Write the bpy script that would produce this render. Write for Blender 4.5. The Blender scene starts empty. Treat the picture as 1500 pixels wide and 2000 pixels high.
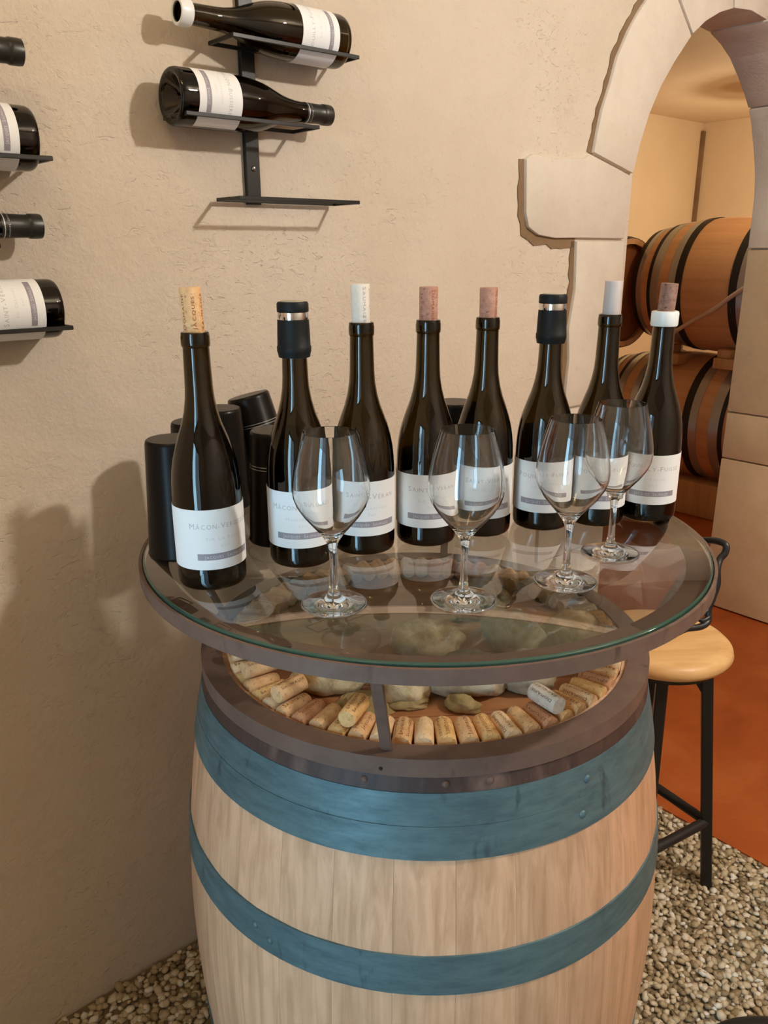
import bpy, bmesh, math, random
import numpy as np
from mathutils import Vector, Matrix, noise
sc = bpy.context.scene
C = sc.collection
R = math.radians
random.seed(7)

# ------------------------------------------------------------------ camera
KS = .95                                # size of the room against the table
F, PITCH, ROLL, CAMZ = 1576.97, R(18.025), R(-0.281), 1.44178 * KS
fw = Vector((0, math.cos(PITCH), -math.sin(PITCH)))
up0 = Vector((0, math.sin(PITCH), math.cos(PITCH)))
rt0 = Vector((1, 0, 0))
rt = math.cos(ROLL) * rt0 + math.sin(ROLL) * up0
up = -math.sin(ROLL) * rt0 + math.cos(ROLL) * up0
cam = bpy.data.cameras.new('camera')
cam.lens = 36 * F / 2000
cam.sensor_width = 36
cam.clip_start = 0.05
co = bpy.data.objects.new('camera', cam)
C.objects.link(co)
M = Matrix((rt, up, -fw)).transposed().to_4x4()
M.translation = (0, 0, CAMZ)
co.matrix_world = M
sc.camera = co

# wall frame: u runs along the stone wall, d is the distance from the camera towards it
TH = R(40.649)
U = Vector((math.cos(TH), math.sin(TH), 0))
N = Vector((math.sin(TH), -math.cos(TH), 0))
D0 = 1.335
def W(u, d, z): return (U * u - N * d + Vector((0, 0, z))) * KS
def at(px, py, z):                       # the point of height z seen at a pixel of the photograph
    r = rt * ((px - 750) / F) - up * ((py - 1000) / F) + fw
    return Vector((0, 0, CAMZ)) + r * ((z - CAMZ) / r.z)

# ------------------------------------------------------------------ light, exposure
w = bpy.data.worlds.new('world'); sc.world = w; w.use_nodes = True
w.node_tree.nodes['Background'].inputs[0].default_value = (.62, .8, 1, 1)
w.node_tree.nodes['Background'].inputs[1].default_value = .6
sc.view_settings.view_transform = 'Standard'
sc.view_settings.look = 'None'
sc.view_settings.exposure = 0.0
sc.view_settings.gamma = 1
sc.view_settings.use_curve_mapping = False
sc.cycles.max_bounces = 24
sc.cycles.transmission_bounces = 22
sc.cycles.glossy_bounces = 8
sc.cycles.diffuse_bounces = 5
sc.cycles.transparent_max_bounces = 24
sc.cycles.caustics_reflective = False
sc.cycles.caustics_refractive = False
sc.cycles.sample_clamp_indirect = 6
WARM = (1, .80, .56)
def lamp(name, loc, watts, col, rad=.03, spot=None, aim=None, blend=.6):
    l = bpy.data.lights.new(name, 'SPOT' if spot else 'POINT')
    l.energy = watts; l.color = col; l.shadow_soft_size = rad
    o = bpy.data.objects.new(name, l); C.objects.link(o); o.location = loc
    if spot:
        l.spot_size = R(spot); l.spot_blend = blend
        o.rotation_euler = (Vector(aim) - Vector(loc)).to_track_quat('-Z', 'Y').to_euler()
    return o
lamp('ceiling_spot', W(1.62, -.60, 2.46), 100, (1, .94, .87), .04)
lamp('ceiling_spot', W(2.5, -.3, 2.5), 6, (1, .88, .72), .035)
lamp('ceiling_spot', W(-.06, .60, 2.5), 6, (1, .76, .42), .06)
lamp('cellar_lamp', W(4.0, 1.62, 2.25), 6, (1, .86, .64), .04)

# ------------------------------------------------------------------ materials
def mat(name, col=(.5, .5, .5), rough=.6, metal=0, spec=.5):
    m = bpy.data.materials.new(name); m.use_nodes = True
    b = m.node_tree.nodes['Principled BSDF']
    b.inputs['Base Color'].default_value = (*col, 1)
    b.inputs['Roughness'].default_value = rough
    b.inputs['Metallic'].default_value = metal
    b.inputs['Specular IOR Level'].default_value = spec
    return m
class NT:
    def __init__(s, m): s.m = m; s.t = m.node_tree; s.b = s.t.nodes.get('Principled BSDF')
    def n(s, typ, **k):
        x = s.t.nodes.new(typ)
        for a, v in k.items():
            if a.startswith('i_'):
                x.inputs[a[2:].replace('_', ' ')].default_value = v
            else: setattr(x, a, v)
        return x
    def l(s, a, b): s.t.links.new(a, b)
    def coord(s, kind='Object', scale=(1, 1, 1), rot=(0, 0, 0)):
        c = s.n('ShaderNodeTexCoord'); mp = s.n('ShaderNodeMapping')
        mp.inputs['Scale'].default_value = scale; mp.inputs['Rotation'].default_value = rot
        s.l(c.outputs[kind], mp.inputs['Vector']); return mp.outputs['Vector']
    def noise(s, vec, scale, detail=4, rough=.55, dist=0):
        x = s.n('ShaderNodeTexNoise'); x.inputs['Scale'].default_value = scale
        x.inputs['Detail'].default_value = detail; x.inputs['Roughness'].default_value = rough
        x.inputs['Distortion'].default_value = dist
        s.l(vec, x.inputs['Vector']); return x.outputs['Fac']
    def ramp(s, fac, stops, interp='LINEAR'):
        x = s.n('ShaderNodeValToRGB'); x.color_ramp.interpolation = interp
        e = x.color_ramp.elements
        while len(e) < len(stops): e.new(.5)
        for q, (p, c) in zip(e, stops):
            q.position = p; q.color = (*c, 1) if len(c) == 3 else c
        s.l(fac, x.inputs['Fac']); return x.outputs['Color']
    def mix(s, fac, a, b, mode='MIX'):
        x = s.n('ShaderNodeMix', data_type='RGBA', blend_type=mode)
        for v, i in ((fac, 0), (a, 6), (b, 7)):
            if hasattr(v, 'links'): s.l(v, x.inputs[i])
            else: x.inputs[i].default_value = v if i == 0 else (*v, 1)
        return x.outputs[2]
    def math(s, op, a, b=None):
        x = s.n('ShaderNodeMath', operation=op)
        for v, i in ((a, 0), (b, 1)):
            if v is None: continue
            if hasattr(v, 'links'): s.l(v, x.inputs[i])
            else: x.inputs[i].default_value = v
        return x.outputs[0]
    def bump(s, h, strength, dist=.01):
        x = s.n('ShaderNodeBump'); x.inputs['Strength'].default_value = strength
        x.inputs['Distance'].default_value = dist
        s.l(h, x.inputs['Height']); s.l(x.outputs['Normal'], s.b.inputs['Normal'])
    def col(s, c): s.l(c, s.b.inputs['Base Color'])
    def rough(s, c): s.l(c, s.b.inputs['Roughness'])

def plaster(name, base, tint, amt=1.0):
    m = mat(name, base, .92, spec=.2); t = NT(m); v = t.coord()
    big = t.noise(v, 2.2, 5, .6)
    c = t.ramp(big, [(.3, tint), (.62, base)])
    fl = t.noise(v, 60, 3, .6)
    c = t.mix(t.ramp(fl, [(.62, (0, 0, 0)), (.78, (.35, .35, .35))]), c, tuple(x * .72 for x in base))
    t.col(c)
    v2 = t.coord('Object', (46, 46, 88), (0, R(-24), 0))
    dents = t.ramp(t.noise(v2, 1.0, 3, .6, 1.2), [(.30, (0, 0, 0)), (.40, (1, 1, 1))])
    where = t.ramp(t.noise(v, 3.1, 3, .6), [(.40, (0, 0, 0)), (.66, (1, 1, 1))])
    fine = t.noise(v, 120, 5, .65)
    wav = t.noise(v, 17, 4, .6)
    h = t.math('ADD', t.math('MULTIPLY', t.math('MULTIPLY', dents, where), .55), t.math('ADD', t.math('MULTIPLY', fine, .55), t.math('MULTIPLY', wav, 1.1)))
    t.bump(h, .64 * amt, .006)
    return m
M_PLASTER = plaster('lime_plaster', (.69, .59, .475), (.62, .52, .40))
M_BACKWALL = plaster('cellar_render', (.70, .56, .38), (.66, .52, .34), .3)
M_CEIL = plaster('ceiling_render', (.68, .58, .44), (.64, .54, .40), .3)

def stone(name, base, dark):
    m = mat(name, base, .85, spec=.25); t = NT(m); v = t.coord()
    oi = t.n('ShaderNodeObjectInfo')
    c = t.ramp(t.noise(v, 5, 6, .65), [(.3, dark), (.65, base)])
    sp = t.ramp(t.noise(v, 45, 4, .6), [(.62, (0, 0, 0)), (.8, (.4, .4, .4))])
    c = t.mix(sp, c, tuple(x * .6 for x in base))
    k = t.math('ADD', t.math('MULTIPLY', oi.outputs['Random'], .14), .92)
    c = t.mix(1.0, c, k, 'MULTIPLY'); t.col(c)
    t.bump(t.math('ADD', t.noise(v, 22, 6, .7), t.math('MULTIPLY', t.noise(v, 160, 3, .6), .4)), .3, .006)
    return m
M_STONE = stone('dressed_limestone', (.74, .655, .55), (.64, .55, .445))
M_STONE_WARMLIT = stone('limestone_warm_light', (.66, .50, .32), (.56, .41, .25))  # limestone with the warm light on the right jamb put into its colour
M_PAINTED_SHADE = stone('painted_shade_brown', (.24, .155, .085), (.16, .10, .05))  # brown that paints in shade, for the gap strips and the cellar corner

def wood(name, light, dark, rough=.55, grain=(60, 60, 3), axis_rot=(0, 0, 0), rand=.25, stain=None):
    m = mat(name, light, rough, spec=.4); t = NT(m)
    oi = t.n('ShaderNodeObjectInfo')
    add = t.n('ShaderNodeVectorMath', operation='ADD')
    t.l(t.coord('Object', grain, axis_rot), add.inputs[0])
    sc3 = t.n('ShaderNodeVectorMath', operation='SCALE'); sc3.inputs['Scale'].default_value = 37
    t.l(oi.outputs['Random'], sc3.inputs[0]); t.l(sc3.outputs[0], add.inputs[1])
    g = t.noise(add.outputs[0], 1, 5, .6, .6)
    c = t.ramp(g, [(.28, dark), (.62, light)])
    r = t.math('ADD', t.math('MULTIPLY', oi.outputs['Random'], rand), 1 - rand * .6)
    c = t.mix(1, c, r, 'MULTIPLY')
    if stain:
        v = t.coord('Object', (5, 5, 2.2))
        s = t.ramp(t.noise(v, 1.6, 5, .65), [(.55, (0, 0, 0)), (.75, (.8, .8, .8))])
        c = t.mix(s, c, stain)
    t.col(c); t.bump(g, .12, .003)
    return m
M_OAK = wood('barrel_oak', (.68, .42, .26), (.46, .262, .145), .5, (75, 75, 4.2), rand=.20, stain=(.44, .27, .15))
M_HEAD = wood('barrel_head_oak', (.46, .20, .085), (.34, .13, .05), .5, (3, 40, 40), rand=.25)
M_FAROAK = wood('new_oak', (.82, .48, .24), (.72, .38, .17), .40, (30, 30, 2), rand=.1, stain=(.68, .30, .11))
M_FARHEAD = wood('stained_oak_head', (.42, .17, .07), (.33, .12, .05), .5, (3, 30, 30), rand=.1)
M_SEAT = wood('stool_seat_wood', (.78, .49, .22), (.62, .34, .12), .4, (5, 34, 34), (0, 0, R(35)), rand=.05)
M_CHIME = wood('dark_chime', (.075, .042, .034), (.04, .024, .02), .55, (70, 70, 12), stain=(.26, .17, .13))
M_WEDGE = wood('wedge_wood', (.70, .42, .20), (.58, .33, .14), .7)

def steel(name, col, dark, rough=.45, metal=.75, streak=(16, 16, 70)):
    m = mat(name, col, rough, metal); t = NT(m); v = t.coord('Object', streak)
    a = t.noise(v, 1, 5, .7); v1 = t.coord('Object', (40, 40, 9)); b = t.noise(v1, 1, 4, .6)
    v2 = t.coord(); d = t.noise(v2, 4.5, 4, .6)
    c = t.ramp(a, [(.3, dark), (.65, col)])
    c = t.mix(t.ramp(b, [(.62, (0, 0, 0)), (.72, (.75, .75, .75))]), c, tuple(x * .45 for x in dark))
    c = t.mix(t.ramp(d, [(.6, (0, 0, 0)), (.8, (.5, .5, .5))]), c, tuple(min(1, x * 1.5) for x in col))
    t.col(c); t.rough(t.ramp(a, [(.2, (rough + .15,) * 3), (.8, (rough - .08,) * 3)]))
    t.bump(b, .08, .002)
    return m
M_HOOP = steel('blued_galvanised_hoop', (.108, .185, .205), (.058, .108, .125), .5, .35)
M_FARHOOP = mat('grey_hoop', (.56, .58, .55), .33, .7)
M_BLACKHOOP = mat('black_hoop', (.02, .016, .013), .55)
M_IRON = steel('brown_painted_iron', (.150, .090, .066), (.112, .066, .05), .62, .0, (20, 20, 20))
M_BLACK = mat('black_metal', (.014, .013, .012), .42, .2)
M_RACK = mat('rack_black_steel', (.022, .021, .019), .36, .4)
M_BOLT = mat('bolt_steel', (.35, .34, .32), .35, .9)
M_CUP = mat('black_plastic', (.009, .007, .006), .3, 0, .14)
M_CUPRING = mat('silver_print', (.55, .55, .52), .3, .6)
M_RUBBER = mat('black_rubber', (.008, .009, .009), .55, 0, .2)
M_CHROME = mat('chrome', (.82, .82, .84), .09, 1)
M_CAPTOP = mat('stopper_disc', (.42, .37, .27), .45)
M_WAX = mat('white_wax', (.84, .86, .84), .3)
M_FOIL = mat('dark_foil', (.035, .033, .028), .38, .5)
M_SILVER = mat('silver_lettering', (.62, .62, .6), .4, .3)
M_PAPER = mat('label_paper', (.87, .87, .86), .6, spec=.3)
M_BAND = mat('grey_band', (.30, .275, .31), .55)
M_INK = mat('grey_ink', (.52, .53, .54), .6)
M_INK2 = mat('pale_ink', (.70, .71, .72), .6)
M_BANDINK = mat('band_lettering', (.66, .64, .66), .6)
M_CORKINK = mat('cork_ink', (.20, .08, .03), .8)
M_CORKINK_RED = mat('cork_brown_ink', (.28, .09, .02), .8)
M_CORKINK_GREY = mat('cork_grey_ink', (.42, .38, .34), .8)
M_SHOE = mat('black_leather', (.012, .012, .012), .5)
M_ROPE = mat('pale_hose', (.80, .62, .46), .6)
M_SHADE = mat('lamp_shade', (.10, .08, .06), .5)

def glass(name, col, ior, rough=0):
    m = bpy.data.materials.new(name); m.use_nodes = True; t = NT(m)
    t.t.nodes.remove(t.b)
    g = t.n('ShaderNodeBsdfGlass'); g.inputs['Color'].default_value = (*col, 1)
    g.inputs['IOR'].default_value = ior; g.inputs['Roughness'].default_value = rough
    t.l(g.outputs[0], t.t.nodes['Material Output'].inputs['Surface'])
    return m
def tinted(name, col, ior):
    m = bpy.data.materials.new(name); m.use_nodes = True; t = NT(m); t.t.nodes.remove(t.b)
    rf = t.n('ShaderNodeBsdfRefraction'); rf.inputs['Color'].default_value = (*col, 1); rf.inputs['IOR'].default_value = ior; rf.inputs['Roughness'].default_value = 0
    gl = t.n('ShaderNodeBsdfGlossy'); gl.inputs['Color'].default_value = (1, 1, 1, 1); gl.inputs['Roughness'].default_value = 0
    fr = t.n('ShaderNodeFresnel'); fr.inputs['IOR'].default_value = ior
    ge = t.n('ShaderNodeNewGeometry')          # reflections inside the glass pass through its colour
    t.l(t.mix(ge.outputs['Backfacing'], (1, 1, 1), col), gl.inputs['Color'])
    mx = t.n('ShaderNodeMixShader')
    t.l(fr.outputs[0], mx.inputs[0]); t.l(rf.outputs[0], mx.inputs[1]); t.l(gl.outputs[0], mx.inputs[2])
    t.l(mx.outputs[0], t.t.nodes['Material Output'].inputs['Surface'])
    return m
M_BOTTLE = tinted('olive_bottle_glass', (.40, .35, .19), 1.5)
M_WINE = glass('white_wine', (.66, .60, .36), 1.34)
M_CRYSTAL = glass('crystal', (.985, .99, .99), 1.5)
def pane(name, tint, edge):
    m = bpy.data.materials.new(name); m.use_nodes = True; t = NT(m); t.t.nodes.remove(t.b)
    geo = t.n('ShaderNodeNewGeometry')
    dot = t.n('ShaderNodeVectorMath', operation='DOT_PRODUCT')
    t.l(geo.outputs['Incoming'], dot.inputs[0]); t.l(geo.outputs['Normal'], dot.inputs[1])
    k = t.math('SUBTRACT', 1, t.math('ABSOLUTE', dot.outputs['Value']))
    fr = t.math('ADD', t.math('MULTIPLY', t.math('POWER', k, 3.2), .94), .06)
    tr = t.n('ShaderNodeBsdfTransparent'); tr.inputs[0].default_value = (*tint, 1)
    gl = t.n('ShaderNodeBsdfGlossy'); gl.inputs['Roughness'].default_value = .01
    gl.inputs[0].default_value = (1, 1, 1, 1)
    mx = t.n('ShaderNodeMixShader')
    t.l(fr, mx.inputs[0]); t.l(tr.outputs[0], mx.inputs[1]); t.l(gl.outputs[0], mx.inputs[2])
    t.l(mx.outputs[0], t.t.nodes['Material Output'].inputs['Surface'])
    return m
M_TOP = pane('clear_table_glass', (.91, .915, .895), None)
M_TOPEDGE = mat('green_glass_edge', (.06, .16, .12), .08)
M_TOPEDGE.node_tree.nodes['Principled BSDF'].inputs['Transmission Weight'].default_value = .55

def emis(name, col, s):
    m = bpy.data.materials.new(name); m.use_nodes = True; t = NT(m); t.t.nodes.remove(t.b)
    e = t.n('ShaderNodeEmission'); e.inputs[0].default_value = (*col, 1); e.inputs[1].default_value = s
    t.l(e.outputs[0], t.t.nodes['Material Output'].inputs['Surface'])
    return m
M_DAY = emis('daylit_pane', (.42, .75, 1.0), 14.5)
M_DAY2 = emis('curtained_pane', (.55, .78, 1.0), 2.2)

def corkmat(name, base, dark, sp=.5):
    m = mat(name, base, .85, spec=.2); t = NT(m); v = t.coord()
    c = t.ramp(t.noise(v, 90, 5, .7), [(.3, dark), (.6, base)])
    c = t.mix(t.ramp(t.noise(v, 210, 2, .5), [(.60, (0, 0, 0)), (.70, (sp, sp, sp))]), c, tuple(x * .35 for x in dark))
    t.col(c); t.bump(t.noise(v, 200, 4, .7), .3, .002)
    return m
M_CORK = [corkmat('cork_tan', (.76, .47, .24), (.60, .33, .145)),
          corkmat('cork_pale', (.84, .60, .37), (.70, .46, .25), .3),
          corkmat('cork_rosy', (.64, .33, .18), (.48, .22, .10)),
          corkmat('cork_honey', (.80, .50, .22), (.64, .35, .12)),
          corkmat('cork_grey', (.66, .57, .47), (.52, .43, .34), .4)]
M_CORK_REDDISH = corkmat('cork_reddish', (.50, .27, .20), (.36, .17, .11))
M_CORK_WHITE = corkmat('cork_white', (.78, .70, .60), (.72, .64, .54), .1)
M_CORK_PLASTIC = mat('cork_grey_synthetic', (.52, .47, .45), .45)
M_CORK_DARK = corkmat('cork_dark', (.30, .18, .14), (.19, .10, .07), .8)

def rockmat(name, a, b):
    m = mat(name, a, .9, spec=.2); t = NT(m); v = t.coord()
    c = t.ramp(t.noise(v, 18, 6, .7, .4), [(.42, b), (.58, a)]); t.col(c)
    t.bump(t.noise(v, 60, 5, .7), .4, .004)
    return m
M_ROCK = [rockmat('rock_ochre', (.66, .49, .28), (.33, .20, .08)), rockmat('rock_grey', (.52, .45, .33), (.33, .26, .16)),
          rockmat('rock_cream', (.68, .54, .34), (.38, .25, .10))]
M_FOSSIL = rockmat('fossil_stone', (.42, .31, .15), (.30, .20, .08))

def m_terracotta():
    m = mat('terracotta_floor', (.42, .13, .04), .42, spec=.35); t = NT(m); v = t.coord()
    c = t.ramp(t.noise(v, 4, 6, .65, .5), [(.25, (.28, .055, .010)), (.5, (.38, .085, .016)), (.75, (.46, .135, .032))])
    t.col(c); t.bump(t.noise(v, 20, 4, .6), .06, .004); return m
M_TERRA = m_terracotta()
def m_pebble():
    m = mat('pebbles', (.5, .45, .35), .55, spec=.45); t = NT(m)
    g = t.n('ShaderNodeNewGeometry')
    c = t.ramp(g.outputs['Random Per Island'], [(0, (.17, .12, .06)), (.2, (.36, .27, .15)), (.45, (.50, .40, .25)),
                                               (.7, (.60, .50, .34)), (.9, (.70, .62, .48)), (1, (.78, .73, .63))])
    t.col(c); return m
M_PEB = m_pebble()
M_GROUT = mat('gravel_bed', (.20, .15, .085), .9)

# ------------------------------------------------------------------ mesh helpers
def mesh(name, verts, faces, m, parent=None, smooth=None, loc=None):
    me = bpy.data.meshes.new(name)
    me.from_pydata([tuple(v) for v in verts], [], faces)
    me.validate(); me.update()
    return link(name, me, m, parent, smooth, loc)
def link(name, me, m, parent=None, smooth=None, loc=None):
    if m is not None and not me.materials: me.materials.append(m)
    if smooth is not None:
        me.shade_smooth()
        me.set_sharp_from_angle(angle=R(smooth))
    o = bpy.data.objects.new(name, me); C.objects.link(o)
    if parent: o.parent = parent
    if loc is not None: o.location = loc
    return o
def bmobj(name, bm, m, parent=None, smooth=None, loc=None):
    bmesh.ops.recalc_face_normals(bm, faces=bm.faces)
    me = bpy.data.meshes.new(name); bm.to_mesh(me); bm.free()
    return link(name, me, m, parent, smooth, loc)
def tag(o, label=None, cat=None, group=None, kind=None):
    for k, v in (('label', label), ('category', cat), ('group', group), ('kind', kind)):
        if v: o[k] = v
    return o
def empty(name, loc=(0, 0, 0), rot=None, label=None, cat=None, group=None):
    o = bpy.data.objects.new(name, None); C.objects.link(o)
    o.empty_display_size = .05
    o.location = loc
    if rot is not None: o.rotation_euler = rot
    return tag(o, label, cat, group)
def lathe_vf(prof, seg=48, a0=0.0, a1=None):
    closed = a1 is None
    n = seg if closed else seg + 1
    V, Fc, idx = [], [], []
    for r, z in prof:
        if r < 1e-6: idx.append([len(V)]); V.append((0, 0, z))
        else:
            idx.append(list(range(len(V), len(V) + n)))
            for k in range(n):
                a = 2 * math.pi * k / seg if closed else a0 + (a1 - a0) * k / seg
                V.append((r * math.cos(a), r * math.sin(a), z))
    for i in range(len(prof) - 1):
        A, B = idx[i], idx[i + 1]
        for k in range(seg):
            k2 = (k + 1) % n
            if len(A) == 1 and len(B) == 1: continue
            if len(A) == 1: Fc.append((A[0], B[k2], B[k]))
            elif len(B) == 1: Fc.append((A[k], A[k2], B[0]))
            else: Fc.append((A[k], A[k2], B[k2], B[k]))
    return V, Fc
def lathe(name, prof, m, parent=None, seg=48, smooth=40, loc=None):
    V, Fc = lathe_vf(prof, seg)
    bm = bmesh.new(); vs = [bm.verts.new(v) for v in V]
    for f in Fc: bm.faces.new([vs[i] for i in f])
    return bmobj(name, bm, m, parent, smooth, loc)
def ring(name, prof, m, parent=None, seg=96, smooth=40, loc=None):   # closed cross-section
    return lathe(name, list(prof) + [prof[0]], m, parent, seg, smooth, loc)
def add_box(bm, lo, hi, mat4=None, bev=0, bseg=2):
    x0, y0, z0 = lo; x1, y1, z1 = hi
    vs = [bm.verts.new(v) for v in ((x0, y0, z0), (x1, y0, z0), (x1, y1, z0), (x0, y1, z0), (x0, y0, z1), (x1, y0, z1), (x1, y1, z1), (x0, y1, z1))]
    fs = [bm.faces.new([vs[i] for i in f]) for f in ((0, 3, 2, 1), (4, 5, 6, 7), (0, 1, 5, 4), (1, 2, 6, 5), (2, 3, 7, 6), (3, 0, 4, 7))]
    if bev:
        es = list({e for f in fs for e in f.edges})
        g = bmesh.ops.bevel(bm, geom=es, offset=bev, segments=bseg, profile=.5, affect='EDGES')
        vs = list({v for f in g['faces'] for v in f.verts} | {v for v in vs if v.is_valid})
    if mat4 is not None:
        bmesh.ops.transform(bm, matrix=mat4, verts=[v for v in vs if v.is_valid])
def box(name, lo, hi, m, parent=None, bev=0, loc=None):
    bm = bmesh.new(); add_box(bm, lo, hi, None, bev)
    return bmobj(name, bm, m, parent, 30 if bev else None, loc)
def tube_vf(pts, rad, seg=10, cap=True):
    pts = [Vector(p) for p in pts]; n = len(pts)
    rads = rad if isinstance(rad, (list, tuple)) else [rad] * n
    V, Fc = [], []
    tan = [(pts[min(i + 1, n - 1)] - pts[max(i - 1, 0)]).normalized() for i in range(n)]
    x = tan[0].orthogonal().normalized()
    for i in range(n):
        x = (x - tan[i] * x.dot(tan[i])).normalized(); y = tan[i].cross(x)
        for k in range(seg):
            a = 2 * math.pi * k / seg
            V.append(pts[i] + (x * math.cos(a) + y * math.sin(a)) * rads[i])
    for i in range(n - 1):
        for k in range(seg):
            k2 = (k + 1) % seg
            Fc.append((i * seg + k, i * seg + k2, (i + 1) * seg + k2, (i + 1) * seg + k))
    if cap:
        Fc.append(tuple(range(seg))[::-1]); Fc.append(tuple(range((n - 1) * seg, n * seg)))
    return V, Fc
def tube(name, pts, rad, m, parent=None, seg=10, smooth=50):
    V, Fc = tube_vf(pts, rad, seg); return mesh(name, V, Fc, m, parent, smooth)
def bar(name, a, b, wx, wy, m, parent=None, side=None, bev=.0008):   # rectangular bar from a to b
    a, b = Vector(a), Vector(b); z = (b - a).normalized()
    s = Vector(side) if side is not None else z.orthogonal()
    x = (s - z * s.dot(z)).normalized(); y = z.cross(x)
    m4 = Matrix((x, y, z)).transposed().to_4x4(); m4.translation = a
    bm = bmesh.new(); add_box(bm, (-wx / 2, -wy / 2, 0), (wx / 2, wy / 2, (b - a).length), m4, bev, 1)
    return bmobj(name, bm, m, parent, 30)
def smoothpts(pts, n=6):
    pts = [Vector(p) for p in pts]; out = []
    P = [pts[0]] + pts + [pts[-1]]
    for i in range(1, len(P) - 2):
        for k in range(n):
            t = k / n; a, b, c, d = P[i - 1], P[i], P[i + 1], P[i + 2]
            out.append(.5 * ((2 * b) + (c - a) * t + (2 * a - 5 * b + 4 * c - d) * t * t + (3 * b - a - 3 * c + d) * t ** 3))
    out.append(pts[-1]); return out

# lettering -----------------------------------------------------------
_glyph = {}
def glyph(ch):
    if ch not in _glyph:
        cu = bpy.data.curves.new('t', 'FONT'); cu.body = ch; cu.size = 1; cu.resolution_u = 2
        o = bpy.data.objects.new('t', cu); C.objects.link(o)
        dg = bpy.context.evaluated_depsgraph_get(); dg.update()
        ev = o.evaluated_get(dg); me = ev.to_mesh()
        V = [(v.co.x, v.co.y) for v in me.vertices]; Fc = [tuple(p.vertices) for p in me.polygons]
        ev.to_mesh_clear(); bpy.data.objects.remove(o); bpy.data.curves.remove(cu)
        _glyph[ch] = (V, Fc)
    return _glyph[ch]
def text_vf(s, cap, width, small=True):
    """flat lettering centred on x = 0, baseline y = 0, small capitals after each first letter"""
    V, Fc, x, first = [], [], 0.0, True
    for ch in s:
        if ch in ' ':
            x += .45; first = True; continue
        g, gf = glyph(ch); k = 1.0 if (first or not small) else .80
        xs = [p[0] for p in g]; x0, x1 = min(xs), max(xs); b = len(V)
        for p in g: V.append(((p[0] - x0) * k + x, p[1] * k))
        for f in gf: Fc.append(tuple(i + b for i in f))
        x += (x1 - x0) * k + .16; first = ch in "-"
    x -= .16
    sx = width / x; sy = cap / .73
    return [((p[0] - x / 2) * sx, p[1] * sy) for p in V], Fc
def wrap(items, r, up_axis='z'):
    """items: (text, cap, width, z, angle) -> verts/faces on a cylinder of radius r about z; angle 0 faces -y"""
    V, Fc = [], []
    for s, cap, wd, z, ang in items:
        g, gf = text_vf(s, cap, wd); b = len(V)
        for x, y in g:
            a = -math.pi / 2 + ang + x / r
            V.append((r * math.cos(a), r * math.sin(a), z + y - cap / 2))
        for f in gf: Fc.append(tuple(i + b for i in f))
    return V, Fc
def wrap_axial(items, r):
    """lettering that runs along the axis z; items: (text, cap, width, zc, angle, direction)"""
    V, Fc = [], []
    for s, cap, wd, zc, ang, dr in items:
        g, gf = text_vf(s, cap, wd); b = len(V)
        for x, y in g:
            a = -math.pi / 2 + ang - dr * (y - cap / 2) / r
            V.append((r * math.cos(a), r * math.sin(a), zc + dr * x))
        for f in gf: Fc.append(tuple(i + b for i in f))
    return V, Fc

# ================================================================== the room
def prism(name, pts_uz, d0, d1, m, parent=None, bev=0, kind=None):
    """polygon in the wall plane (u, z), from depth d0 to d1"""
    bm = bmesh.new()
    a = [bm.verts.new(W(u, d0, z)) for u, z in pts_uz]
    b = [bm.verts.new(W(u, d1, z)) for u, z in pts_uz]
    bm.faces.new(a); bm.faces.new(b[::-1])
    n = len(a)
    for i in range(n): bm.faces.new([a[i], b[i], b[(i + 1) % n], a[(i + 1) % n]])
    if bev:
        bmesh.ops.recalc_face_normals(bm, faces=bm.faces)
        bmesh.ops.bevel(bm, geom=list(bm.edges), offset=bev, segments=2, profile=.5, affect='EDGES')
    bmesh.ops.triangulate(bm, faces=[f for f in bm.faces if len(f.verts) > 4])
    o = bmobj(name, bm, m, parent, 30 if bev else None)
    if kind: o['kind'] = kind
    return o
UC, ZC, RA = 2.545, 1.545, .54          # arch centre and radius
CEIL = 2.62
arc = lambda r, a: (UC + r * math.cos(a), ZC + r * math.sin(a))
def front_wall():
    """plaster wall with the arched opening, built of strips so that it stays one clean mesh"""
    cols = [(-2.3, None), (2.03, None)]
    tops = [(2.03, ZC)] + [arc(RA + .018, math.pi * (1 - k / 20)) for k in range(1, 20)] + [(3.10, ZC)]
    tops = [(min(max(u, 2.03), 3.10), z) for u, z in tops]
    V, Fc = [], []
    def quad(p, q, r_, s_):
        b = len(V)
        for d in (D0, D0 + .17):
            for u, z in (p, q, r_, s_): V.append(W(u, d, z))
        Fc.extend([(b, b + 1, b + 2, b + 3), (b + 7, b + 6, b + 5, b + 4), (b, b + 4, b + 5, b + 1), (b + 1, b + 5, b + 6, b + 2), (b + 2, b + 6, b + 7, b + 3), (b + 3, b + 7, b + 4, b)])
    quad((-1.45, -.1), (2.03, -.1), (2.03, CEIL), (-1.45, CEIL))
    quad((3.10, -.1), (6.6, -.1), (6.6, CEIL), (3.10, CEIL))
    for (u0, z0), (u1, z1) in zip(tops[:-1], tops[1:]):
        if u1 - u0 > 1e-4: quad((u0, z0), (u1, z1), (u1, CEIL), (u0, CEIL))
    bm = bmesh.new(); vs = [bm.verts.new(v) for v in V]
    for f in Fc: bm.faces.new([vs[i] for i in f])
    bmesh.ops.recalc_face_normals(bm, faces=bm.faces)
    o = bmobj('wall_front', bm, M_PLASTER); o['kind'] = 'structure'; return o
wall = front_wall()

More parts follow.
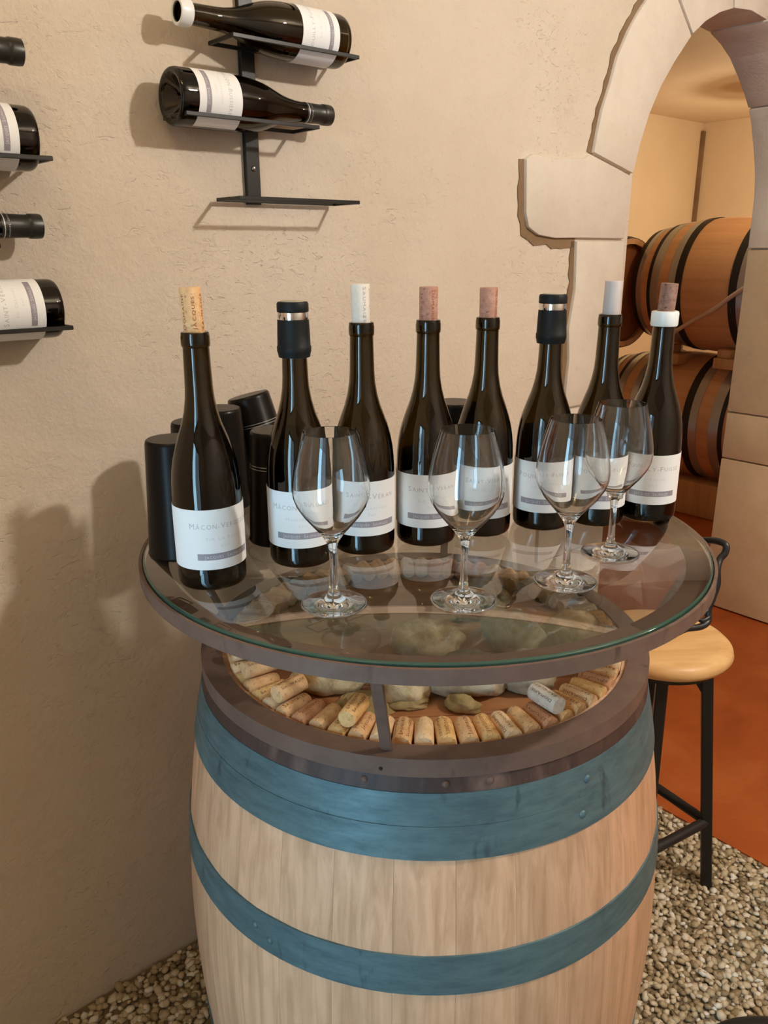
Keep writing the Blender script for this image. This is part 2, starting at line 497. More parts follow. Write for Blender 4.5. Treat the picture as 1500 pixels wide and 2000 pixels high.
stones_l = [
 # springing block with its long tail
 [(1.578, 1.640), (1.60, 1.652), (1.68, 1.646), (1.80, 1.655), (1.822, 1.664), (1.842, 1.660), (2.012, 1.622), (2.003, 1.545), (2.0, 1.466), (1.79, 1.467), (1.70, 1.466), (1.636, 1.473), (1.598, 1.490), (1.586, 1.52)],
 # first voussoir
 [(1.836, 1.670), (2.015, 1.630), (2.038, 1.706), (2.068, 1.779), (2.112, 1.850), (2.165, 1.913), (2.236, 1.984), (2.085, 2.115), (2.035, 2.055), (1.985, 2.005), (1.945, 1.955), (1.905, 1.890), (1.885, 1.83), (1.858, 1.768), (1.845, 1.715)],
 # second voussoir
 [(2.243, 1.990), (2.30, 2.028), (2.37, 2.060), (2.44, 2.081), (2.38, 2.36), (2.23, 2.30), (2.10, 2.215), (2.095, 2.120)],
 # keystone and the right-hand voussoirs
 [(2.447, 2.083), (2.545, 2.092), (2.643, 2.083), (2.70, 2.38), (2.39, 2.38)],
 [(2.65, 2.081), (2.72, 2.060), (2.79, 2.028), (2.86, 1.978), (2.91, 1.938), (2.952, 1.897), (3.12, 2.06), (3.03, 2.17), (2.88, 2.28), (2.71, 2.36)],
 [(2.957, 1.891), (2.985, 1.852), (3.027, 1.77), (3.06, 1.69), (3.075, 1.62), (3.078, 1.545), (3.079, 1.439), (3.34, 1.439), (3.34, 1.62), (3.245, 1.862), (3.125, 2.053)],
 # left jamb
 [(1.790, 1.459), (2.0, 1.459), (2.006, 1.20), (2.008, 1.03), (1.782, 1.03), (1.790, 1.16), (1.780, 1.24), (1.797, 1.34)],
 [(1.700, 1.023), (2.008, 1.023), (2.008, .60), (1.704, .60)],
 [(1.790, .593), (2.008, .593), (2.008, .012), (1.785, .012)],
]
for i, s in enumerate(stones_l):
    prism('stone', s, D0 - .012, D0 + .172, M_STONE, wall, .003)
# ragged brown strip painting the shadowed gap between plaster and stones
rm = random.Random(5)
def shade_strip(pts, wid):
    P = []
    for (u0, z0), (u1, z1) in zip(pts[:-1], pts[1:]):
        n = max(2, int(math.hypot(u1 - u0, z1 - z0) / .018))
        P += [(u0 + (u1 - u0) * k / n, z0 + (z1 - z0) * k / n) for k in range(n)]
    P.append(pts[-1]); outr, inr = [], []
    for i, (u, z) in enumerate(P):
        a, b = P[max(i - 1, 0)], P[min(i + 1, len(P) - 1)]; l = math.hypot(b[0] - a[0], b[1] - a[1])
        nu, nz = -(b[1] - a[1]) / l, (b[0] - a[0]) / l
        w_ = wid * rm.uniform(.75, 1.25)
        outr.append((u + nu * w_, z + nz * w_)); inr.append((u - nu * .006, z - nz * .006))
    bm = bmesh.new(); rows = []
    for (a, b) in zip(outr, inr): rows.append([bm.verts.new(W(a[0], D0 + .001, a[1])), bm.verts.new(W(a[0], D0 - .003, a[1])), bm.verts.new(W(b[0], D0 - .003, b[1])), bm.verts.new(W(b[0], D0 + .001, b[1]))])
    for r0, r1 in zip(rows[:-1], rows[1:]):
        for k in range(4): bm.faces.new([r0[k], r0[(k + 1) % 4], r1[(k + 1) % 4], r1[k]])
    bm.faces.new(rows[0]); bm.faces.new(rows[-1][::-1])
    bmobj('gap_shade_strip', bm, M_PAINTED_SHADE, wall)
shade_strip([(1.79, 1.466), (1.70, 1.465), (1.636, 1.472), (1.597, 1.489), (1.585, 1.52), (1.579, 1.64)], .020)
shade_strip([(1.835, 1.668), (1.845, 1.715), (1.858, 1.768), (1.885, 1.83), (1.905, 1.890), (1.945, 1.955), (1.985, 2.005), (2.035, 2.055), (2.085, 2.115)], .014)
shade_strip([(1.782, 1.03), (1.790, 1.16), (1.780, 1.24), (1.797, 1.34), (1.790, 1.459)], .018)
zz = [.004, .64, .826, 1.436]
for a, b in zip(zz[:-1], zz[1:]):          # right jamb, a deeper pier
    prism('stone', [(3.08, a + .003), (3.46, a + .003), (3.46, b - .003), (3.08, b - .003)], 1.15, D0 + .172, M_STONE_WARMLIT, wall, .004)

# floors
def slab(name, u0, u1, d0, d1, z0, z1, m, kind='structure', parent=None):
    return prism(name, [(u0, z0), (u1, z0), (u1, z1), (u0, z1)], d0, d1, m, parent, 0, kind)
UG = 1.76
bed = slab('floor', -1.45, UG, -2.2, D0, -.1, -.004, M_GROUT)
slab('floor', UG, 6.6, -2.2, 3.75, -.1, 0, M_TERRA)
slab('ceiling', -1.45, 6.6, -2.2, D0 + .17, CEIL, CEIL + .1, M_CEIL)
slab('ceiling', 1.2, 6.6, D0 + .17, 3.75, 2.36, 2.46, M_BACKWALL)
slab('wall_cellar_end', 6.38, 6.6, D0 + .17, 3.75, 0, 2.36, M_BACKWALL)
slab('wall_cellar_back', 1.2, 6.38, 3.6, 3.75, 0, 2.36, M_BACKWALL)
slab('corner_shade_stain_1', 6.352, 6.381, 3.572, 3.601, 0, 2.30, M_PAINTED_SHADE)  # brown strip painting the dark shade and stain in the cellar corner
slab('wall_cellar_left', 1.2, 1.35, D0 + .17, 3.6, 0, 2.36, M_BACKWALL)
slab('wall_right', 6.0, 6.2, -2.2, D0, 0, CEIL, M_PLASTER)
slab('wall_rear', -1.45, 6.2, -2.3, -2.2, 0, CEIL, M_PLASTER)
# left wall with the glazed door that lets the daylight in
DA, DB, UL = -.80, .30, -1.35
slab('wall_left', UL - .1, UL, DB, D0 + .17, -.1, CEIL, M_PLASTER)
slab('wall_left', UL - .1, UL, -2.3, DA, -.1, CEIL, M_PLASTER)
slab('wall_left', UL - .1, UL, DA, DB, 2.1, CEIL, M_PLASTER)
door = slab('door_1', UL - .08, UL - .03, DA, DA + .06, 0, 2.1, M_BLACK)
slab('door_frame', UL - .08, UL - .03, DB - .06, DB, 0, 2.1, M_BLACK, None, door)
slab('door_frame', UL - .08, UL - .03, DA + .06, DB - .06, 2.04, 2.1, M_BLACK, None, door)
slab('door_frame', UL - .08, UL - .03, DA + .06, DB - .06, 0, .05, M_BLACK, None, door)
slab('door_mullion', UL - .08, UL - .03, -.18, -.14, .05, 2.04, M_BLACK, None, door)
slab('pane', UL - .06, UL - .05, DA + .06, -.18, .05, 2.04, M_DAY2, None, door)
slab('door_light_blocker', -.36, -.26, .64, D0, -.1, CEIL, M_PLASTER)  # unseen slab added to keep the door's daylight off the plaster wall
slab('pane', UL - .06, UL - .05, -.14, DB - .06, .05, 2.04, M_DAY, None, door)

# pebble floor: one bonded layer of small stones
def pebbles():
    ico = bmesh.new(); bmesh.ops.create_icosphere(ico, subdivisions=1, radius=1)
    iv = np.array([v.co[:] for v in ico.verts]); jf = np.array([[v.index for v in f.verts] for f in ico.faces]); ico.free()
    rng = np.random.default_rng(3); P = []
    step = .0120
    for u in np.arange(-.4, UG - .004, step):
        for d in np.arange(.15, D0 - .006, step):
            P.append((u, d))
    P = np.array(P) + rng.uniform(-.5, .5, (len(P), 2)) * step
    u3, n3 = np.array(U), np.array(N)
    XY = (P[:, :1] * u3 - P[:, 1:] * n3) * KS
    keep = (np.hypot(XY[:, 0] - .056, XY[:, 1] - 1.081) > .27)
    # only what the view (and a step beside it) can reach
    keep &= (XY[:, 1] > .66) & (np.abs(XY[:, 0]) < 1.35) & (P[:, 0] < UG - .006) & (P[:, 1] < D0 - .008)
    XY = XY[keep]; n = len(XY)
    s = rng.uniform(.0055, .0115, (n, 1, 1)) * np.array([1, .8, .55]) * rng.uniform(.75, 1.25, (n, 1, 3))
    V = iv[None] * s * rng.uniform(.85, 1.15, (n, len(iv), 1))
    a = rng.uniform(0, 6.283, n); ca, sa = np.cos(a)[:, None], np.sin(a)[:, None]
    tl = rng.uniform(-.5, .5, (n, 1)); X = V[..., 0]; Y = V[..., 1]; Z = V[..., 2] + tl * X
    V = np.stack([X * ca - Y * sa + XY[:, :1], X * sa + Y * ca + XY[:, 1:2], Z - .001 + rng.uniform(-.002, .003, (n, 1))], -1).reshape(-1, 3)
    Fc = (jf[None] + (np.arange(n) * len(iv))[:, None, None]).reshape(-1, 3)
    me = bpy.data.meshes.new('gravel')
    me.vertices.add(len(V)); me.vertices.foreach_set('co', V.ravel().astype(np.float32))
    me.loops.add(Fc.size); me.loops.foreach_set('vertex_index', Fc.ravel().astype(np.int32))
    me.polygons.add(len(Fc)); me.polygons.foreach_set('loop_start', (np.arange(len(Fc)) * 3).astype(np.int32))
    me.update(); me.validate(); me.shade_smooth()
    o = link('gravel', me, M_PEB); o.parent = bed
    o['kind'] = 'stuff'
pebbles()

# ================================================================== barrels
def barrel_parts(root, H, r_end, r_bil, z0, hoops, m_stave, m_head, ns=30, head_drop=.022, chime=None):
    rp = lambda z: r_bil - (r_bil - r_end) * abs((z - H / 2) / (H / 2)) ** 2
    half = math.pi / ns - .0004
    V, Fc, nz = [], [], 14
    for i in range(nz + 1):
        z = H * i / nz
        for dr, aa in ((0, -half), (.0006, -half * .5), (.0009, 0), (.0006, half * .5), (0, half), (-.026, half), (-.026, -half)):
            r = rp(z) + dr; V.append((r * math.cos(aa), r * math.sin(aa), z0 + z))
    for i in range(nz):
        for k in range(7):
            k2 = (k + 1) % 7; Fc.append((i * 7 + k, i * 7 + k2, (i + 1) * 7 + k2, (i + 1) * 7 + k))
    Fc.append(tuple(range(7))[::-1]); Fc.append(tuple(range(nz * 7, nz * 7 + 7)))
    first = mesh('stave', V, Fc, m_stave, root, 30)
    for k in range(1, ns):
        o = first.copy(); C.objects.link(o); o.rotation_euler.z = 2 * math.pi * k / ns
    for (a, b, m, t) in hoops:
        prof = [(rp(a + (b - a) * k / 4) + t, z0 + a + (b - a) * k / 4) for k in range(5)]
        prof += [(rp(b) + .0005, z0 + b + .0003), (rp(a) + .0005, z0 + a - .0003)]
        ring('hoop', prof, m, root, 112, 35)
    rin = r_end - .0265
    for zh, sgn in ((H - head_drop, -1), (head_drop, 1)):
        nb, wd = 7, 2 * rin / 7
        for k in range(nb):
            y0 = -rin + k * wd + .0006; y1 = y0 + wd - .0012
            pts = []
            for t in np.linspace(y0, y1, 7): pts.append((math.sqrt(max(rin ** 2 - t * t, 1e-8)), t))
            poly = pts + [(-x, t) for x, t in reversed(pts)]
            bm = bmesh.new()
            a = [bm.verts.new((x, y, z0 + zh)) for x, y in poly]; b = [bm.verts.new((x, y, z0 + zh + sgn * .018)) for x, y in poly]
            bm.faces.new(a); bm.faces.new(b[::-1])
            for i in range(len(a)): bm.faces.new([a[i], b[i], b[(i + 1) % len(a)], a[(i + 1) % len(a)]])
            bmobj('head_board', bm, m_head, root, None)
    return rp
TX, TY, TZ = .0561, 1.0815, CAMZ - .38178
bar0 = empty('wine_barrel', (TX, TY, 0), (0, 0, R(4)), 'upright oak wine barrel with blue-grey hoops carrying the round glass table top', 'barrel')
BH, BE, BB = TZ - .158, .312, .361
HT = BH - .902                           # hoops are set out from the top
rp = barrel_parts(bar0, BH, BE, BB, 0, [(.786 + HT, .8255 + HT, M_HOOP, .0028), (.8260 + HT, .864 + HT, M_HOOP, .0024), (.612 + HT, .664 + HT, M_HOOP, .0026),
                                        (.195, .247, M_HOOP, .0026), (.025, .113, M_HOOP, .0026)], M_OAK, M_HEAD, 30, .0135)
ring('chime', [(rp(z + HT) + .0018, z + HT) for z in (.8645, .882, .8985)] + [(BE + .0012, .9013 + HT), (BE - .004, .9013 + HT), (BE - .004, .8645 + HT)], M_CHIME, bar0, 112, 35)['label'] = 'dark worn wooden rim above the top hoop'
def rivet(parent, r, z, ang, m, s=.0055):
    prof = [(s, -.0004), (s * .9, .0012), (s * .5, .0024), (0, .0028)]
    V, Fc = lathe_vf(prof, 10)
    rot = Matrix.Rotation(ang, 4, 'Z') @ Matrix.Translation((r, 0, z)) @ Matrix.Rotation(R(90), 4, 'Y')
    return mesh('rivet', [rot @ Vector(v) for v in V], Fc, m, parent, 60)
for a, z in ((-62, .805), (-60, .845), (-132, .64), (-128, .63), (40, .64)):
    rivet(bar0, rp(z + HT) + .0026, z + HT, R(a), M_HOOP)
for a in (-104.5, -88, -79):
    rivet(bar0, rp(.8745 + HT) + .0018, .8745 + HT, R(a - 4), M_IRON, .0045)

# barrels lying in the cellar beyond the arch
def lying(name, u, d, z, label, hoops=None, tilt=0):
    root = empty(name, W(u, d, z), None, label, 'barrel', 'oak barrels stacked in the cellar')
    # local z along the wall normal N (towards the room)
    x = Vector((0, 0, 1)); zax = N; y = zax.cross(x)
    root.rotation_euler = (Matrix((x, y, zax)).transposed()).to_euler()
    L = .92 * KS
    hp = hoops or [(.0, .03, M_BLACKHOOP, .004), (.03, .06, M_FARHOOP, .0035), (.105, .125, M_BLACKHOOP, .005), (.125, .172, M_FARHOOP, .0035),
                   (.235, .275, M_FARHOOP, .0035), (.275, .312, M_BLACKHOOP, .006),
                   (L - .312, L - .275, M_BLACKHOOP, .006), (L - .275, L - .235, M_FARHOOP, .0035), (L - .172, L - .125, M_FARHOOP, .0035), (L - .125, L - .105, M_BLACKHOOP, .005), (L - .06, L - .03, M_FARHOOP, .0035), (L - .03, L, M_BLACKHOOP, .004)]
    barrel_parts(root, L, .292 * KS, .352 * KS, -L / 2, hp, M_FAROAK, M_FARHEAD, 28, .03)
    return root
UB = 4.40
lying('oak_barrel', UB, 2.185, 1.245, 'large oak barrel on its side in the upper row, nearest beyond the arch')
lying('oak_barrel', UB, 2.36, .525, 'oak barrel on its side in the lower row, carrying the upper barrel on wedges')
lying('oak_barrel', UB - .30, 3.12, 1.20, 'reddish barrel end half hidden behind the left jamb, upper row')

def ray_u(px, py, u):
    r = rt * ((px - 750) / F) - up * ((py - 1000) / F) + fw
    return Vector((0, 0, CAMZ)) + r * (u * KS / r.dot(U))
# wedges that keep the upper barrel from rolling, and a hose beside it
for k, (uu, dd, lab) in enumerate(((4.235, 2.40, 'stepped wooden wedge under the upper barrel, nearer the bottles'), (4.235, 2.06, 'wooden wedge under the upper barrel, beside the right jamb'))):
    bm = bmesh.new()
    m4 = Matrix((U, -N, Vector((0, 0, 1)))).transposed().to_4x4(); m4 = m4 @ Matrix.Scale(KS, 4); m4.translation = W(uu, dd, .832)
    add_box(bm, (-.10, -.065, 0), (.05, .075, .055), m4, .004)
    add_box(bm, (-.075, -.005, .055), (.03, .070, .098), m4, .004)
    tag(bmobj('wedge', bm, M_WEDGE, None, 30), lab, 'wedge', 'barrel wedges')
tag(tube('hose', smoothpts([ray_u(1296, 662, 4.12), ray_u(1312, 652, 4.10), ray_u(1350, 628, 4.09), ray_u(1395, 604, 4.06), ray_u(1430, 578, 4.04), ray_u(1480, 546, 4.03)], 5), .011, M_ROPE, None, 8),
    'pale thin hose slanting across the upper barrel', 'hose')
for uu in (4.2, 4.6):
    o = box('barrel_rail', (-.05, -1.1, 0), (.05, 1.1, .195 * KS), M_WEDGE, None, .006)
    o.matrix_world = Matrix((U, -N, Vector((0, 0, 1)))).transposed().to_4x4(); o.location = W(uu, 2.62, 0)
    tag(o, 'wooden rail on the cellar floor under the %s flank of the lower barrel' % ('near' if uu < 4.4 else 'far'), 'rail')

# pendant lamp hanging behind the right jamb, its shade keeps the light off the ceiling above it
r_ = rt * ((1560 - 750) / F) - up * ((163 - 1000) / F) + fw
Q = Vector((0, 0, CAMZ)) + r_ * ((2.36 * KS - CAMZ) / r_.z)
pl = empty('pendant_lamp', Q, None, 'pendant lamp with dark round shade hanging from the cellar ceiling behind the right jamb', 'lamp')
tube('cord', [(0, 0, 0), (0, 0, -.29)], .004, M_BLACK, pl, 8)
lathe('shade', [(0, -.285), (.03, -.288), (.06, -.30), (.15, -.315), (.158, -.318), (.15, -.321), (.06, -.306), (0, -.30)], M_SHADE, pl, 40)
lathe('bulb', [(0, -.306), (.014, -.31), (.014, -.335), (.024, -.365), (.026, -.385), (.018, -.405), (0, -.411)], emis('bulb_glow', (1, .82, .55), 30), pl, 20, 60)
lamp('pendant_light', Q + Vector((0, 0, -.43)), 20, (1, .86, .64), .03)
lamp('cellar_lamp', W(5.6, 2.0, 1.2), 13, (1, .84, .6), .08)

# ================================================================== stool
SX, SY = .604 * KS, 1.592 * KS
st = empty('bar_stool', (SX, SY, 0), None, 'bar stool with round wooden seat and black metal legs behind the barrel', 'stool')
lathe('seat', [(0, .598), (.125, .598), (.143, .604), (.150, .615), (.147, .627), (.137, .636), (.12, .6375), (.07, .634), (0, .633)], M_SEAT, st, 64, 50)
ring('seat_plate', [(.09, .588), (.128, .588), (.128, .598), (.09, .598)], M_BLACK, st, 48)
ang = [R(-14), R(76), R(166), R(256)]
foot = [Vector((.163 * math.cos(a), .163 * math.sin(a), 0)) for a in ang]
topl = [Vector((.100 * math.cos(a), .100 * math.sin(a), .59)) for a in ang]
for a, f, t in zip(ang, foot, topl):
    lg = bar('leg', f, t, .024, .024, M_BLACK, st, Vector((math.cos(a), math.sin(a), 0)), .002)
    bm = bmesh.new(); rd = Vector((math.cos(a), math.sin(a), 0)); tg = Vector((-rd.y, rd.x, 0))
    pts = [rd * .105 + Vector((0, 0, .588)), rd * .045 + Vector((0, 0, .588)), rd * .116 + Vector((0, 0, .48))]
    A = [bm.verts.new(p + tg * .003) for p in pts]; B = [bm.verts.new(p - tg * .003) for p in pts]
    bm.faces.new(A); bm.faces.new(B[::-1])
    for i in range(3): bm.faces.new([A[i], B[i], B[(i + 1) % 3], A[(i + 1) % 3]])
    bmobj('gusset', bm, M_BLACK, lg)
for i in range(4):
    f1 = foot[i].lerp(topl[i], .30); f2 = foot[(i + 1) % 4].lerp(topl[(i + 1) % 4], .30)
    tube('footrest', [f1, f2], .0115, M_BLACK, st, 12)

st.scale = (KS, KS, KS)
# ================================================================== table stand and glass
stand = empty('table_stand', (TX, TY, BH), None, 'brown iron stand of two hoops and posts on the barrel top', 'stand')
zt = TZ - BH                                     # table surface in the stand's frame
ring('lower_hoop', [(.292, 0.0005), (.292, .0045), (.3205, .0045), (.3205, -.0185), (.3168, -.0185), (.3168, .0005)], M_IRON, stand, 128)
ring('upper_hoop', [(.352, zt - .0125), (.352, zt - .0085), (.3855, zt - .0085), (.3855, zt - .0035), (.3895, zt - .0035), (.3895, zt - .0215), (.3855, zt - .0215), (.3855, zt - .0125)], M_IRON, stand, 128)
POST = [-100.3, -10, 80, 171]
for a in POST:
    a = R(a); rd = Vector((math.cos(a), math.sin(a), 0)); tg = Vector((-rd.y, rd.x, 0))
    bar('post', rd * .3035 + Vector((0, 0, .0035)), rd * .372 + Vector((0, 0, zt - .0122)), .013, .006, M_IRON, stand, tg, .0008)
rivet(stand, .3205, -.010, R(-101), M_BLACK, .0022)
# a curl of wrought iron on the right of the stand
def curl(pix, rad):
    pts = []
    for px, py, d in pix:
        r = rt * ((px - 750) / F) - up * ((py - 1000) / F) + fw
        P = Vector((0, 0, CAMZ)) + r * (d / math.hypot(r.x, r.y)); pts.append(P - Vector((TX, TY, BH)))
    tube('iron_curl', smoothpts(pts, 6), rad, M_BLACK, stand, 8)['label'] = 'curled black wrought iron hook at the right edge'
curl([(1372, 1056, 1.24), (1396, 1056, 1.23), (1417, 1064, 1.22), (1416, 1080, 1.215), (1406, 1092, 1.21), (1401, 1112, 1.20), (1401, 1140, 1.195), (1393, 1165, 1.19), (1384, 1190, 1.185), (1383, 1212, 1.18), (1368, 1224, 1.165), (1340, 1228, 1.145), (1322, 1236, 1.13)], .0052)
curl([(1384, 1190, 1.185), (1372, 1199, 1.175), (1363, 1206, 1.168), (1372, 1212, 1.17), (1384, 1206, 1.18)], .0035)
V, Fc = lathe_vf([(0, -.0085), (.3815, -.0085), (.3838, -.0068), (.3838, -.0017), (.3815, 0), (0, 0)], 160)
top = mesh('glass_table_top', V, Fc, M_TOP, None, 40, (TX, TY, TZ))
top.data.materials.append(M_TOPEDGE)
for p in top.data.polygons:
    if abs(p.normal.z) < .97: p.material_index = 1
tag(top, 'round clear glass table top lying in the iron hoop', 'table top')

# ================================================================== bottles
OUT = [(.0335, .0004), (.0368, 0), (.0392, .0018), (.0407, .006), (.041, .011), (.041, .098), (.0407, .112), (.0401, .125), (.0387, .139), (.0362, .153), (.0325, .166), (.0277, .180),
       (.0229, .193), (.0192, .207), (.0167, .222), (.0158, .235), (.0154, .25), (.0150, .266), (.0148, .2788), (.0150, .2795), (.0160, .2805), (.0162, .284), (.0161, .291), (.0157, .2925), (.0156, .2945), (.0150, .2958), (.0137, .296)]
INN = [(.0124, .2950), (.0121, .285), (.0119, .25), (.0125, .235), (.0135, .222), (.0161, .207), (.0197, .194), (.0245, .181), (.0293, .167), (.033, .1535), (.0355, .139), (.037, .125), (.0377, .112), (.038, .098), (.038, .014), (.0365, .0085), (.030, .0105), (.020, .022), (.010, .031), (0, .0335)]
PUNT = [(0, .0275), (.009, .025), (.018, .017), (.027, .006), (.031, .0018)]
BODY = PUNT + OUT + INN
def inner_r(z):
    p = sorted((b, a) for a, b in INN if b > .0085 and a >= .0119)
    return float(np.interp(z, [q[0] for q in p], [q[1] for q in p]))
_bm = None
def label_patch(r, z0, z1, a0, a1, t=.0003, n=40):
    V, Fc = [], []
    for k in range(n + 1):
        a = -math.pi / 2 + a0 + (a1 - a0) * k / n
        for rr, z in ((r, z0), (r + t, z0), (r + t, z1), (r, z1)): V.append((rr * math.cos(a), rr * math.sin(a), z))
    for k in range(n):
        for j in range(4):
            j2 = (j + 1) % 4; Fc.append((k * 4 + j, k * 4 + j2, (k + 1) * 4 + j2, (k + 1) * 4 + j))
    Fc.append((0, 1, 2, 3)); Fc.append((n * 4 + 3, n * 4 + 2, n * 4 + 1, n * 4))
    bm = bmesh.new(); vs = [bm.verts.new(v) for v in V]
    for f in Fc: bm.faces.new([vs[i] for i in f])
    return bm
_share = {}
def shared(key, make, m, parent, smooth=40):
    if key not in _share:
        o = make(); _share[key] = o.data
    else:
        o = bpy.data.objects.new(key, _share[key]); C.objects.link(o); o.parent = parent
    return o
ZL0, ZL1 = .0275, .1005
def bottle(loc, rot, label, group, lines, wine=None, alpha=0.0, collar=None, capsule=False):
    root = empty('wine_bottle', loc, rot, label, 'bottle', group)
    shared('body', lambda: lathe('body', BODY, M_BOTTLE, root, 56, 50), M_BOTTLE, root)
    if wine:
        prof = [(r + .00012, z) for r, z in reversed(INN) if z < wine and r >= .03 or z < .034]
        prof = [(0, .0333), (.0101, .0308), (.0201, .0218), (.0301, .0103), (.0366, .0083), (.0381, .014)]
        for z in (.098, .112, .125, .139, .1535, .167, .181, .194, .207, .222, .235, .25, .27):
            if z < wine - .002: prof.append((inner_r(z) + .0001, z))
        prof += [(inner_r(wine) + .0001, wine), (0, wine)]
        lathe('wine', prof, M_WINE, root, 48, 50)
    lab = bmobj('label', label_patch(.0411, ZL0, ZL1, R(-118) + alpha, R(88) + alpha), M_PAPER, root, 40)
    bmobj('band', label_patch(.04142, .0395, .0475, R(-47) + alpha, R(48) + alpha, .0001, 24), M_BAND, lab, 40)
    V, Fc = wrap([('JACQUES', .0045, .022, .0435, alpha - R(20.5)), ('SAUMAIZE', .0045, .0225, .0435, alpha + R(17))], .04156)
    mesh('band_lettering', V, Fc, M_BANDINK, lab)
    big = [l for l in lines if l[3] == 0]; sm = [l for l in lines if l[3]]
    V, Fc = wrap([(s, c, wd, z, alpha) for s, c, wd, k in [l[:4] for l in big] for z in [.081]], .04147)
    mesh('lettering', V, Fc, M_INK, lab)
    V, Fc = wrap([(l[0], l[1], l[2], l[3], alpha) for l in sm], .04147)
    mesh('small_lettering', V, Fc, M_INK2, lab)
    if collar:
        ring('wax_collar', [(.0163, .2785), (.0178, .2780), (.0186, .2800), (.0187, .2950), (.0180, .2978), (.0160, .2985), (.0138, .2975), (.0138, .2961), (.0158, .296), (.0163, .2925)], M_WAX, root, 40, 50)
    if capsule:
        cp = lathe('capsule', [(.0158, .2415), (.0161, .2413), (.0160, .25), (.0155, .266), (.0153, .2780), (.0157, .2792), (.0165, .2805), (.0167, .284), (.0166, .2925), (.0160, .2968), (.0140, .2978), (0, .2978)], M_FOIL, root, 40, 40)
        ring('capsule_stripe', [(.01605, .2445), (.0163, .2445), (.0163, .2457), (.01605, .2457)], M_SILVER, cp, 40)
        V, Fc = wrap([('JACQUES', .0026, .018, .2515, -.75), ('SAUMAIZE', .0026, .020, .2515, .65)], .01618)
        mesh('capsule_lettering', V, Fc, M_SILVER, cp)
    return root
MV = [('MÂCON-VERGISSON', .0072, .083, 0), ('SUR LA ROCHE', .0042, .046, .0655), ('2017', .0034, .012, .0565)]
MB = [('MÂCON-BUSSIÈRES', .0072, .080, 0), ('MONTBRISON', .0042, .042, .0655), ('2017', .0034, .012, .0565)]
SV = [('SAINT-VÉRAN', .0072, .066, 0), ('EN CRÈCHES', .0042, .042, .0655), ('2017', .0034, .012, .0565)]
SL = [('SAINT-VÉRAN', .0072, .066, 0), ('LA VIGNE', .0042, .036, .0655), ('2017', .0034, .012, .0565)]
PF = [('POUILLY-FUISSÉ', .0072, .078, 0), ('LA ROCHE', .0036, .036, .0655), ('2017', .0034, .012, .0565)]
spots = [(-.209, .914), (-.107, .984), (-.027, 1.028), (.058, 1.059), (.139, 1.096), (.229, 1.121), (.312, 1.137), (.394, 1.157)]
info = [(MV, .190, 24.5, 'open wine bottle at the left end of the row, printed cork upright in its neck'),
        (MB, .150, 3, 'wine bottle with black stopper behind the leftmost wine glass'),
        (SV, .104, 15, 'open wine bottle with a pale cork, third from the left end of the row'),
        (SL, .124, 11, 'open wine bottle with a red-printed cork, fourth from the left end'),
        (SV, .140, 12, 'open wine bottle with a plain reddish cork, in the middle behind a wine glass'),
        (PF, .142, 3, 'wine bottle with black stopper right of the middle, before the plaster edge'),
        (PF, .128, 18, 'open wine bottle with a grey cork, second from the right end'),
        (PF, .120, 9, 'wine bottle with a white neck ring at the right end of the row')]
for i, ((x, y), (ln, wl, al, lab)) in enumerate(zip(spots, info)):
    bottle((x, y, TZ), (0, 0, math.atan2(-x, y)), lab, 'bottles in a row on the glass table', ln, wl, R(al), collar=(i == 7))

# corks standing in the bottle necks
def neck_cork(i, m, length, r, label, texts, ink, tilt=(0, 0), dark_top=False):
    x, y = spots[i]
    root = empty('wine_cork', (x, y, TZ + .2835), (tilt[0], tilt[1], math.atan2(-x, y)), label, 'cork', 'corks standing in the bottle necks')
    lathe('cork_body', [(0, 0), (r * .93, 0), (r * .96, .001), (r * .985, length * .4), (r, length - .001), (r * .96, length), (0, length)], m, root, 28, 40)
    if texts:
        V, Fc = wrap_axial(texts, r * 1.004 + .0001)
        mesh('lettering', V, Fc, ink, root)
L0 = .0125
neck_cork(0, M_CORK[0], .0600, .0118, 'tan cork printed in brown, standing in the leftmost bottle', [('DOMAINE', .0042, .038, .034, -.95, 1), ('JACQUES', .0046, .036, .0325, .10, 1), ('SAUMAIZE', .0042, .038, .034, 1.05, 1)], M_CORKINK_RED, (R(-1), R(-2)))
neck_cork(2, M_CORK_WHITE, .0580, .0118, 'pale cream cork with grey lettering, in the third bottle from the left', [('SAUMAIZE', .0046, .042, .034, .45, -1), ('JACQUES', .0042, .038, .034, 1.35, -1)], M_CORKINK_GREY, (0, R(-1)))
neck_cork(3, M_CORK_REDDISH, .0530, .0119, 'reddish cork with brown lettering, in the fourth bottle from the left', [('DOMAINE', .0050, .036, .031, .55, -1), ('JACQUES', .0044, .036, .028, -.8, -1)], M_CORKINK_RED)
neck_cork(4, M_CORK_REDDISH, .0500, .0119, 'plain reddish cork in the middle bottle behind a wine glass', [('SAUMAIZE', .0040, .036, .029, 1.05, -1)], M_CORKINK_RED)
neck_cork(6, M_CORK_PLASTIC, .0560, .0117, 'smooth grey cork in the second bottle from the right', None, None, (0, R(1.5)))
neck_cork(7, M_CORK_DARK, .0520, .0117, 'dark wine-stained cork in the white-ringed bottle', [('DOMAINE', .0036, .034, .032, -.4, -1)], M_CORKINK, (0, R(2.5)))
